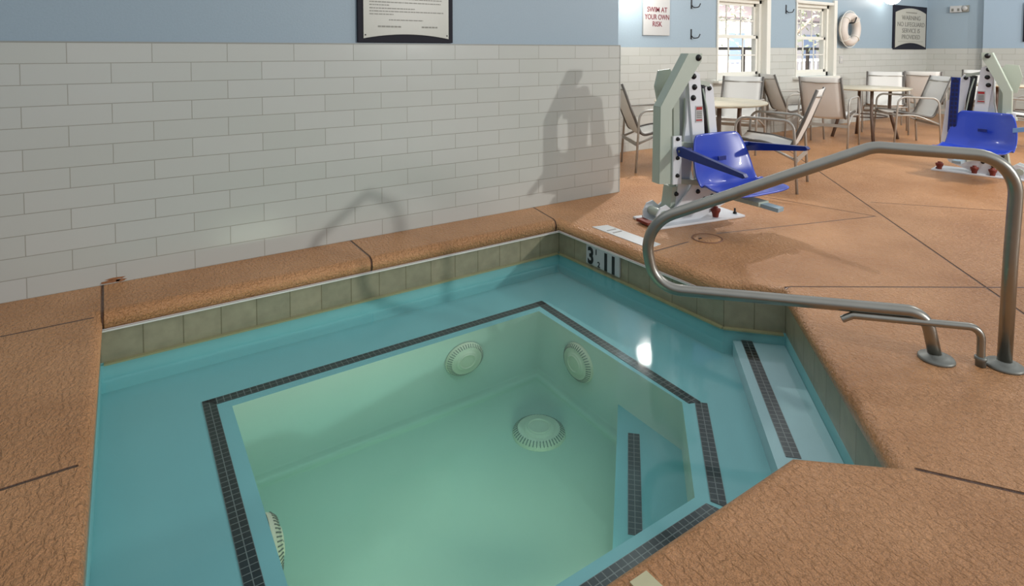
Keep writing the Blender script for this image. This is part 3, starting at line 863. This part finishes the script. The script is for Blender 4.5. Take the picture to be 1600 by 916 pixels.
l2, st2, T2 = pool_lift((6.95, 2.2, 0), math.atan2(-0.985, 0.16), -1, 'white pool lift with blue seat at the right edge, beyond the handrail', (-0.01, -0.26), -0.30, raised=True)
# raised armrest (perforated) and calf panel on the far lift
m = MB(); m.bar((-0.235, -0.16, 0.40), (-0.215, -0.16, 0.94), 0.03, 0.07, up=(1, 0, 0)); ar = m.build('armrest', M['navy'], l2)
ar['label'] = 'blue perforated armrest folded upright'
m = MB()
for i in range(12):
    for j in (-1, 1): m.box((-0.232+0.018*(i/11)+j*0.015, -0.177, 0.43+0.043*i), (0.018, 0.004, 0.028))
m.box((-0.214, -0.178, 0.915), (0.018, 0.004, 0.04))
m.build('cell_pattern', simple('deep_navy_cells', srgb(12, 22, 70), 0.5), ar)
m = MB(); m.prism([(-0.33, 0.27), (-0.24, 0.20), (-0.20, 0.40), (-0.235, 0.74), (-0.29, 0.70)], -0.14, -0.125, 'xz'); m.build('side_panel', M['lift_white'], l2)
m = MB(); m.prism([(0.24, 0.46), (0.42, 0.50), (0.42, 0.54), (0.24, 0.50)], -0.33, -0.30, 'xz'); m.build('armrest', simple('pale_blue_arm', srgb(120, 160, 205), 0.3), l2)

# ------------------------------------------------------------------ sling chairs
def sling_profile():
    return arc_path([(0.25, 0, 0.41), (0.02, 0, 0.395), (-0.20, 0, 0.345), (-0.30, 0, 0.58), (-0.40, 0, 0.84)], [0.3, 0.06, 0.5], 5)
def make_chair():
    root = empty('sling_chair')
    sp = sling_profile()
    for s in (-1, 1):
        y = s*0.235
        MB().tube([p+V(0, y, 0) for p in sp], 0.0135, 10, sy=1.0).build('sling_rail', M['frame_dark'], root)
        yo = s*0.285
        leg = arc_path([(-0.27, yo, 0.0), (-0.235, yo, 0.585), (0.225, yo, 0.600), (0.265, yo, 0.0)], [0.085, 0.085], 7)
        MB().tube(leg, 0.0115, 10, sy=1.0).build('side_frame', M['frame_grey'], root)
        MB().tube(arc_path([(0.245, yo*0.98, 0.37), (0.02, yo*0.9, 0.385), (-0.26, yo, 0.27)], 0.4, 6), 0.011, 8).build('seat_rail', M['frame_grey'], root)
    MB().bar((-0.262, -0.28, 0.27), (-0.262, 0.28, 0.27), 0.012, 0.035).build('rear_stretcher', M['frame_grey'], root)
    MB().tube([(0.235, -0.28, 0.375), (0.235, 0.28, 0.375)], 0.011, 8).build('front_bar', M['frame_grey'], root)
    MB().tube(arc_path([(-0.375, -0.235, 0.785), (-0.40, 0, 0.775), (-0.375, 0.235, 0.785)], 0.3, 4), 0.010, 8).build('back_bar', M['frame_grey'], root)
    n = len(sp)
    def fn(a, b):
        i = min(int(a*(n-1)), n-2); t = a*(n-1)-i
        p = sp[i].lerp(sp[i+1], t); y = (b-0.5)*0.46
        sag = 0.018*(1-(2*b-1)**2)
        return Vector((p.x-sag*(1 if p.z > 0.45 else 0), y, p.z-sag*(0 if p.z > 0.45 else 1)))
    m = MB(); m.grid(fn, 3*n, 7)
    s = m.build('sling', M['sling'], root)
    md = s.modifiers.new('thickness', 'SOLIDIFY'); md.thickness = 0.005; md.offset = 0
    return root
chairs = [
    # x, y, heading deg, label
    (4.84, 3.11, 112, 'grey framed mesh sling chair nearest the pool, right of the near lift'),
    (4.55, 4.22, -30, 'pale sling chair half hidden by the end of the tiled wall'),
    (6.13, 4.40, 203, 'white sling chair behind the near table, under the first window'),
    (7.82, 4.66, -33, 'pale sling chair beside the wall between the two windows'),
    (7.48, 4.00, 13, 'sling chair seen from behind at the left of the far round table'),
    (8.40, 3.50, 138, 'grey sling chair at the right of the far round table, back to the far lift'),
    (9.40, 4.20, 205, 'white sling chair facing the camera behind the far round table'),
    (10.75, 4.2, 15, 'cream sling chair in the corner below the warning sign'),
    (11.6, 3.75, 200, 'sling chair glimpsed just left of the far lift mast'),
    (9.2, 2.45, 95, 'sling chair at the right edge, behind the far lift'),
]
proto = make_chair()
for i, (x, y, h, lab) in enumerate(chairs):
    o = proto if i == 0 else copy_tree(proto)
    o.location = (x, y, 0); o.rotation_euler = (0, 0, R(h)); o.scale = (1, 1, 1.04)
    tag(o, lab, 'chair', 'mesh sling chairs around the patio tables')

# round patio tables
def make_table():
    root = empty('patio_table')
    r = 0.535
    MB().lathe([(0, 0.672), (r-0.03, 0.672), (r, 0.680), (r+0.004, 0.690), (r, 0.698), (0, 0.700)], seg=56, cap=False).build('table_top', M['table_top'], root)
    for k in range(4):
        a = PI/4+k*PI/2
        c, s = math.cos(a), math.sin(a)
        p = arc_path([(0.30*c, 0.30*s, 0.672), (0.29*c, 0.29*s, 0.40), (0.40*c, 0.40*s, 0.0)], 0.6, 6)
        MB().tube(p, 0.021, 10).build('leg', M['table_leg'], root)
    MB().lathe([(0.25, 0.30), (0.265, 0.30), (0.265, 0.315), (0.25, 0.315), (0.25, 0.30)], seg=36, cap=False).build('brace_ring', M['table_leg'], root)
    return root
tb = make_table()
tabs = [(4.88, 3.80, 10, 'round cream topped patio table partly hidden behind the near lift'),
        (8.50, 4.05, -5, 'round cream topped patio table standing clear in front of the second window'),
        (11.0, 3.15, 20, 'round patio table mostly hidden behind the far lift')]
for i, (x, y, h, lab) in enumerate(tabs):
    o = tb if i == 0 else copy_tree(tb)
    o.location = (x, y, 0); o.rotation_euler = (0, 0, R(h))
    tag(o, lab, 'table', 'round patio tables')

# ------------------------------------------------------------------ signs
FRONT = (PI/2, 0, 0)
# spa rules poster on the near wall
ps = empty('rules_sign', (1.573, 3.645, 1.25)); tag(ps, 'black framed cream notice with small print above the near tiled wall', 'sign')
W2, H2 = 0.336, 0.62
MB().box((0, -0.010, H2/2+0.002), (2*W2, 0.02, H2), bevel=0.003).build('frame', M['sign_black'], ps)
def arch_panel(w, z0, z1, rise, y0, y1):
    pts = []
    for k in range(25):
        t = k/24; x = -w+2*w*t; pts.append((x, z0+rise*(1-(2*t-1)**2)))
    for k in range(25):
        t = 1-k/24; x = -w+2*w*t; pts.append((x, z1+rise*(1-(2*t-1)**2)))
    m = MB(); m.prism(pts, y0, y1, 'xz'); return m
arch_panel(0.300, 0.028, 0.55, 0.028, -0.026, -0.020).build('panel', M['sign_cream'], ps)
for s in (-1, 1):
    MB().lathe([(0.005, 0), (0.004, 0.003), (0, 0.0035)], c=(s*0.288, -0.026, 0.05), axis=(0, -1, 0), seg=10, cap=False).build('screw', M['bolt'], ps)
def wordline(m, x0, x1, z, h, y):
    x = x0
    while x < x1:
        w = random.uniform(0.008, 0.03)
        w = min(w, x1-x)
        m.box((x+w/2, y, z), (w, 0.0015, h)); x += w+0.005
m = MB()
for z, x0, x1 in ((0.285, -0.26, 0.25), (0.262, -0.26, 0.24), (0.243, -0.26, -0.13), (0.222, -0.26, 0.05), (0.203, -0.26, 0.26), (0.184, -0.26, -0.10), (0.148, -0.13, 0.11), (0.30, -0.26, 0.25), (0.34, -0.26, 0.22), (0.36, -0.26, 0.26), (0.40, -0.2, 0.2)):
    wordline(m, x0, x1, z, 0.006, -0.0268)
wordline(m, -0.205, -0.045, 0.105, 0.010, -0.0268); wordline(m, 0.10, 0.215, 0.105, 0.010, -0.0268)
m.build('small_print', M['ink_faint'], ps)

# swim at your own risk
sw = empty('swim_sign', (5.447, 5.05, 1.385)); tag(sw, 'white sign reading SWIM AT YOUR OWN RISK beside the first window', 'sign')
MB().box((0, -0.012, 0.225), (0.46, 0.02, 0.45), bevel=0.002).build('board', M['sign_white'], sw)
for t, z in (('SWIM AT', 0.310), ('YOUR OWN', 0.220), ('RISK', 0.135)):
    lettering('lettering', t, 0.088, M['ink_red'], sw, (0.005, -0.0232, z), FRONT, 0.98 if t != 'YOUR OWN' else 0.86, bold=0.001)
# warning sign
wsn = empty('warning_sign', (12.16, 5.05, 1.22)); tag(wsn, 'black framed cream sign reading WARNING NO LIFEGUARD SERVICE IS PROVIDED in the corner', 'sign')
MB().box((0, -0.012, 0.40), (1.32, 0.024, 0.80), bevel=0.003).build('frame', M['sign_black'], wsn)
arch_panel(0.60, 0.035, 0.67, 0.085, -0.032, -0.024).build('panel', M['sign_cream'], wsn)
for t, z in (('WARNING', 0.575), ('NO LIFEGUARD', 0.455), ('SERVICE IS', 0.34), ('PROVIDED', 0.225)):
    lettering('lettering', t, 0.115, M['ink_grey'], wsn, (0, -0.0335, z), FRONT, 1.35, bold=0.0)
m = MB(); m.box((0, -0.0335, 0.145), (1.0, 0.002, 0.006)); wordline(m, -0.22, 0.22, 0.675, 0.02, -0.0335); m.build('small_print', M['ink_faint'], wsn)
# picture edge at the right border
pe = empty('wall_notice', (12.766, 3.38, 1.35)); tag(pe, 'dark framed notice cut off by the right edge of the view', 'sign')
MB().box((-0.012, 0, 0.33), (0.024, 0.36, 0.66), bevel=0.003).build('frame', M['sign_black'], pe)
MB().box((-0.026, 0, 0.33), (0.006, 0.30, 0.58)).build('panel', M['sign_cream'], pe)

# ------------------------------------------------------------------ coat hooks, life ring, lamps
def make_hook():
    r = empty('coat_hook')
    MB().box((0, -0.004, 0.0), (0.022, 0.008, 0.13), bevel=0.003).build('plate', M['black'], r)
    MB().tube(arc_path([(0, -0.008, -0.02), (0.0, -0.04, -0.055), (0.055, -0.075, -0.045), (0.085, -0.075, 0.0)], 0.03, 5), 0.007, 8).build('prong', M['black'], r)
    return r
hk = make_hook()
for i, (x, z, lab) in enumerate([(6.10, 1.80, 'dark wall hook left of the first window, upper one'), (6.10, 1.41, 'dark wall hook left of the first window, lower one'), (8.20, 1.81, 'dark wall hook on the wall between the two windows')]):
    o = hk if i == 0 else copy_tree(hk)
    o.location = (x, 5.05, z); tag(o, lab, 'hook', 'dark coat hooks on the back wall')
lr = empty('life_ring', (9.84, 5.05, 1.545)); tag(lr, 'white life ring hanging on the wall right of the second window', 'life ring')
m = MB()
NS = 48
rp = [V(0.262*math.cos(2*PI*k/NS), -0.095, 0.262*math.sin(2*PI*k/NS)*1.0) for k in range(NS)]
def torus(m, Rr, r, c, n=48, s=16, sy=1.0):
    vs = [[m.bm.verts.new((c[0]+(Rr+r*math.cos(2*PI*j/s))*math.cos(2*PI*i/n), c[1]+sy*r*math.sin(2*PI*j/s), c[2]+(Rr+r*math.cos(2*PI*j/s))*math.sin(2*PI*i/n))) for j in range(s)] for i in range(n)]
    for i in range(n):
        for j in range(s):
            f = m.bm.faces.new((vs[i][j], vs[(i+1) % n][j], vs[(i+1) % n][(j+1) % s], vs[i][(j+1) % s])); f.smooth = True
torus(m, 0.208, 0.066, (0, -0.10, 0)); m.build('ring', M['ring'], lr)
m = MB()
for k in range(4):
    a = PI/4+k*PI/2
    c, s = math.cos(a), math.sin(a)
    torus2 = [V((0.208+0.070*math.cos(t))*c, -0.10+0.074*math.sin(t), (0.208+0.070*math.cos(t))*s) for t in [2*PI*j/14 for j in range(15)]]
    m.tube(torus2, 0.008, 6, cap=False)
m.tube([V(0.295*math.cos(t), -0.10, 0.295*math.sin(t)) for t in [2*PI*j/40 for j in range(41)]], 0.006, 6, cap=False)
m.build('grab_rope', M['white_frame'], lr)
MB().tube(arc_path([(0.0, 0.0, 0.10), (0.0, -0.17, 0.10), (0.03, -0.185, 0.19)], 0.02, 4), 0.010, 8).build('bracket', M['black'], lr)

def wall_globe(x, z, label, mat, r, out=0.0):
    g = empty('wall_lamp', (x, 5.05, z)); tag(g, label, 'lamp', 'white globe lamps high on the back wall')
    MB().lathe([(0.06, 0), (0.06, 0.02), (0.03, 0.03), (0.03, 0.06+out)], axis=(0, -1, 0), seg=24).build('mount', M['white_frame'], g)
    m = MB(); bmesh.ops.create_uvsphere(m.bm, u_segments=32, v_segments=16, radius=r)
    for f in m.bm.faces: f.smooth = True
    m.build('globe', mat, g, loc=(0, -0.06-out-r*0.9, 0))
wall_globe(11.05, 2.13, 'lit white globe lamp between life ring and warning sign', M['globe_far'], 0.14)
wall_globe(4.98, 1.90, 'lit white globe lamp above the SWIM AT YOUR OWN RISK sign', M['globe'], 0.09, 0.19)
em = empty('emergency_light', (12.9, 4.53, 1.90)); tag(em, 'small white emergency light unit high on the end wall', 'emergency light')
MB().box((-0.03, 0.04, 0.065), (0.06, 0.19, 0.12), bevel=0.006).build('housing', M['sign_white'], em)
MB().box((-0.02, -0.10, 0.065), (0.04, 0.10, 0.12), bevel=0.006).build('lamp_bracket', M['ink_faint'], em)
MB().lathe([(0.035, 0), (0.045, 0.03), (0.045, 0.035), (0.0, 0.036)], c=(-0.04, -0.10, 0.07), axis=(-1, 0, 0), seg=20, cap=False).build('lamp_head', M['sign_white'], em)
m = MB()
for y in (0.09, 0.0): m.box((-0.061, y, 0.05), (0.003, 0.035, 0.05))
m.build('status_marks', M['ink_grey'], em)
ou = empty('wall_switch_plate', (9.75, 5.038, 1.05)); tag(ou, 'white switch plate on the tile below the life ring', 'switch')
MB().box((0, -0.004, 0), (0.09, 0.008, 0.12), bevel=0.002).build('plate', M['sign_white'], ou)
MB().box((0, -0.010, 0), (0.02, 0.006, 0.04)).build('toggle', M['white_frame'], ou)

# ------------------------------------------------------------------ outside the windows
struct(MB().box((11, 14, -0.06), (34, 17.2, 0.1)).build('floor_outside', M['pavement']))
def tree(x, y, r, h, label):
    t = empty('garden_tree', (x, y, -0.01)); tag(t, label, 'tree', 'trees outside the windows')
    m = MB()
    m.tube([(0, 0, 0), (0.05, 0, h*0.3), (-0.03, 0.02, h*0.6), (0.08, 0, h)], [r*1.25, r, r*0.85, r*0.5], 12)
    for k in range(6):
        a = k*1.1; z = h*(0.35+0.1*k)
        m.tube([(0, 0, z), (0.5*math.cos(a), 0.5*math.sin(a), z+0.5), (1.2*math.cos(a), 1.2*math.sin(a), z+0.9)], [r*0.45, r*0.25, 0.02], 8)
    m.build('trunk', M['bark'], t)
    m = MB()
    for k in range(1500):
        a = random.uniform(0, 2*PI); q = random.uniform(0.1, 2.0); z = random.uniform(1.2, h+1.2)
        c = V(q*math.cos(a), q*math.sin(a), z)
        u = Vector((random.gauss(0, 1), random.gauss(0, 1), random.gauss(0, 1))).normalized()*0.07
        w = u.orthogonal().normalized()*0.035
        vs = [m.bm.verts.new(c-u), m.bm.verts.new(c+w), m.bm.verts.new(c+u), m.bm.verts.new(c-w)]
        m.bm.faces.new(vs)
    m.build('foliage', M['leaf'], t, recalc=False)
tree(12.3, 7.6, 0.16, 3.2, 'tree with pale trunk outside the second window')
tree(13.4, 11.6, 0.10, 3.6, 'leafy tree outside the first window')
fn = empty('garden_fence', (13, 9.0, -0.01)); tag(fn, 'white picket railing outside the windows', 'fence')
m = MB()
m.box((0, 0, 0.95), (16, 0.05, 0.06)); m.box((0, 0, 0.15), (16, 0.05, 0.06)); m.build('rails', M['fence'], fn)
m = MB()
for k in range(80): m.box((-7.9+0.2*k, 0, 0.55), (0.03, 0.03, 0.8))
o = m.build('pickets', M['fence'], fn); o['kind'] = 'stuff'
rl = empty('dark_handrail', (11.5, 6.6, -0.01)); tag(rl, 'dark horizontal rail outside crossing both windows at eye height', 'railing')
MB().box((0, 0, 1.245), (8.5, 0.04, 0.05)).build('rail', M['hedge_rail'], rl)
m = MB()
for k in range(5): m.box((-4.2+2.1*k, 0, 0.62), (0.05, 0.05, 1.24))
m.build('posts', M['hedge_rail'], rl)
hs = empty('outbuilding', (19, 16, -0.01)); tag(hs, 'pale building with rose roof seen through the windows', 'building')
MB().box((0, 0, 1.2), (13, 5, 2.4)).build('walls', M['house'], hs)
MB().prism([(-3, 2.4), (3, 2.4), (0, 3.6)], -7, 7, 'yz').build('roof', M['roof'], hs)
m = MB()
for k in range(5): m.box((-5+2.4*k, -2.52, 1.3), (0.9, 0.05, 1.1))
m.build('window_panes', M['car_blue'], hs)
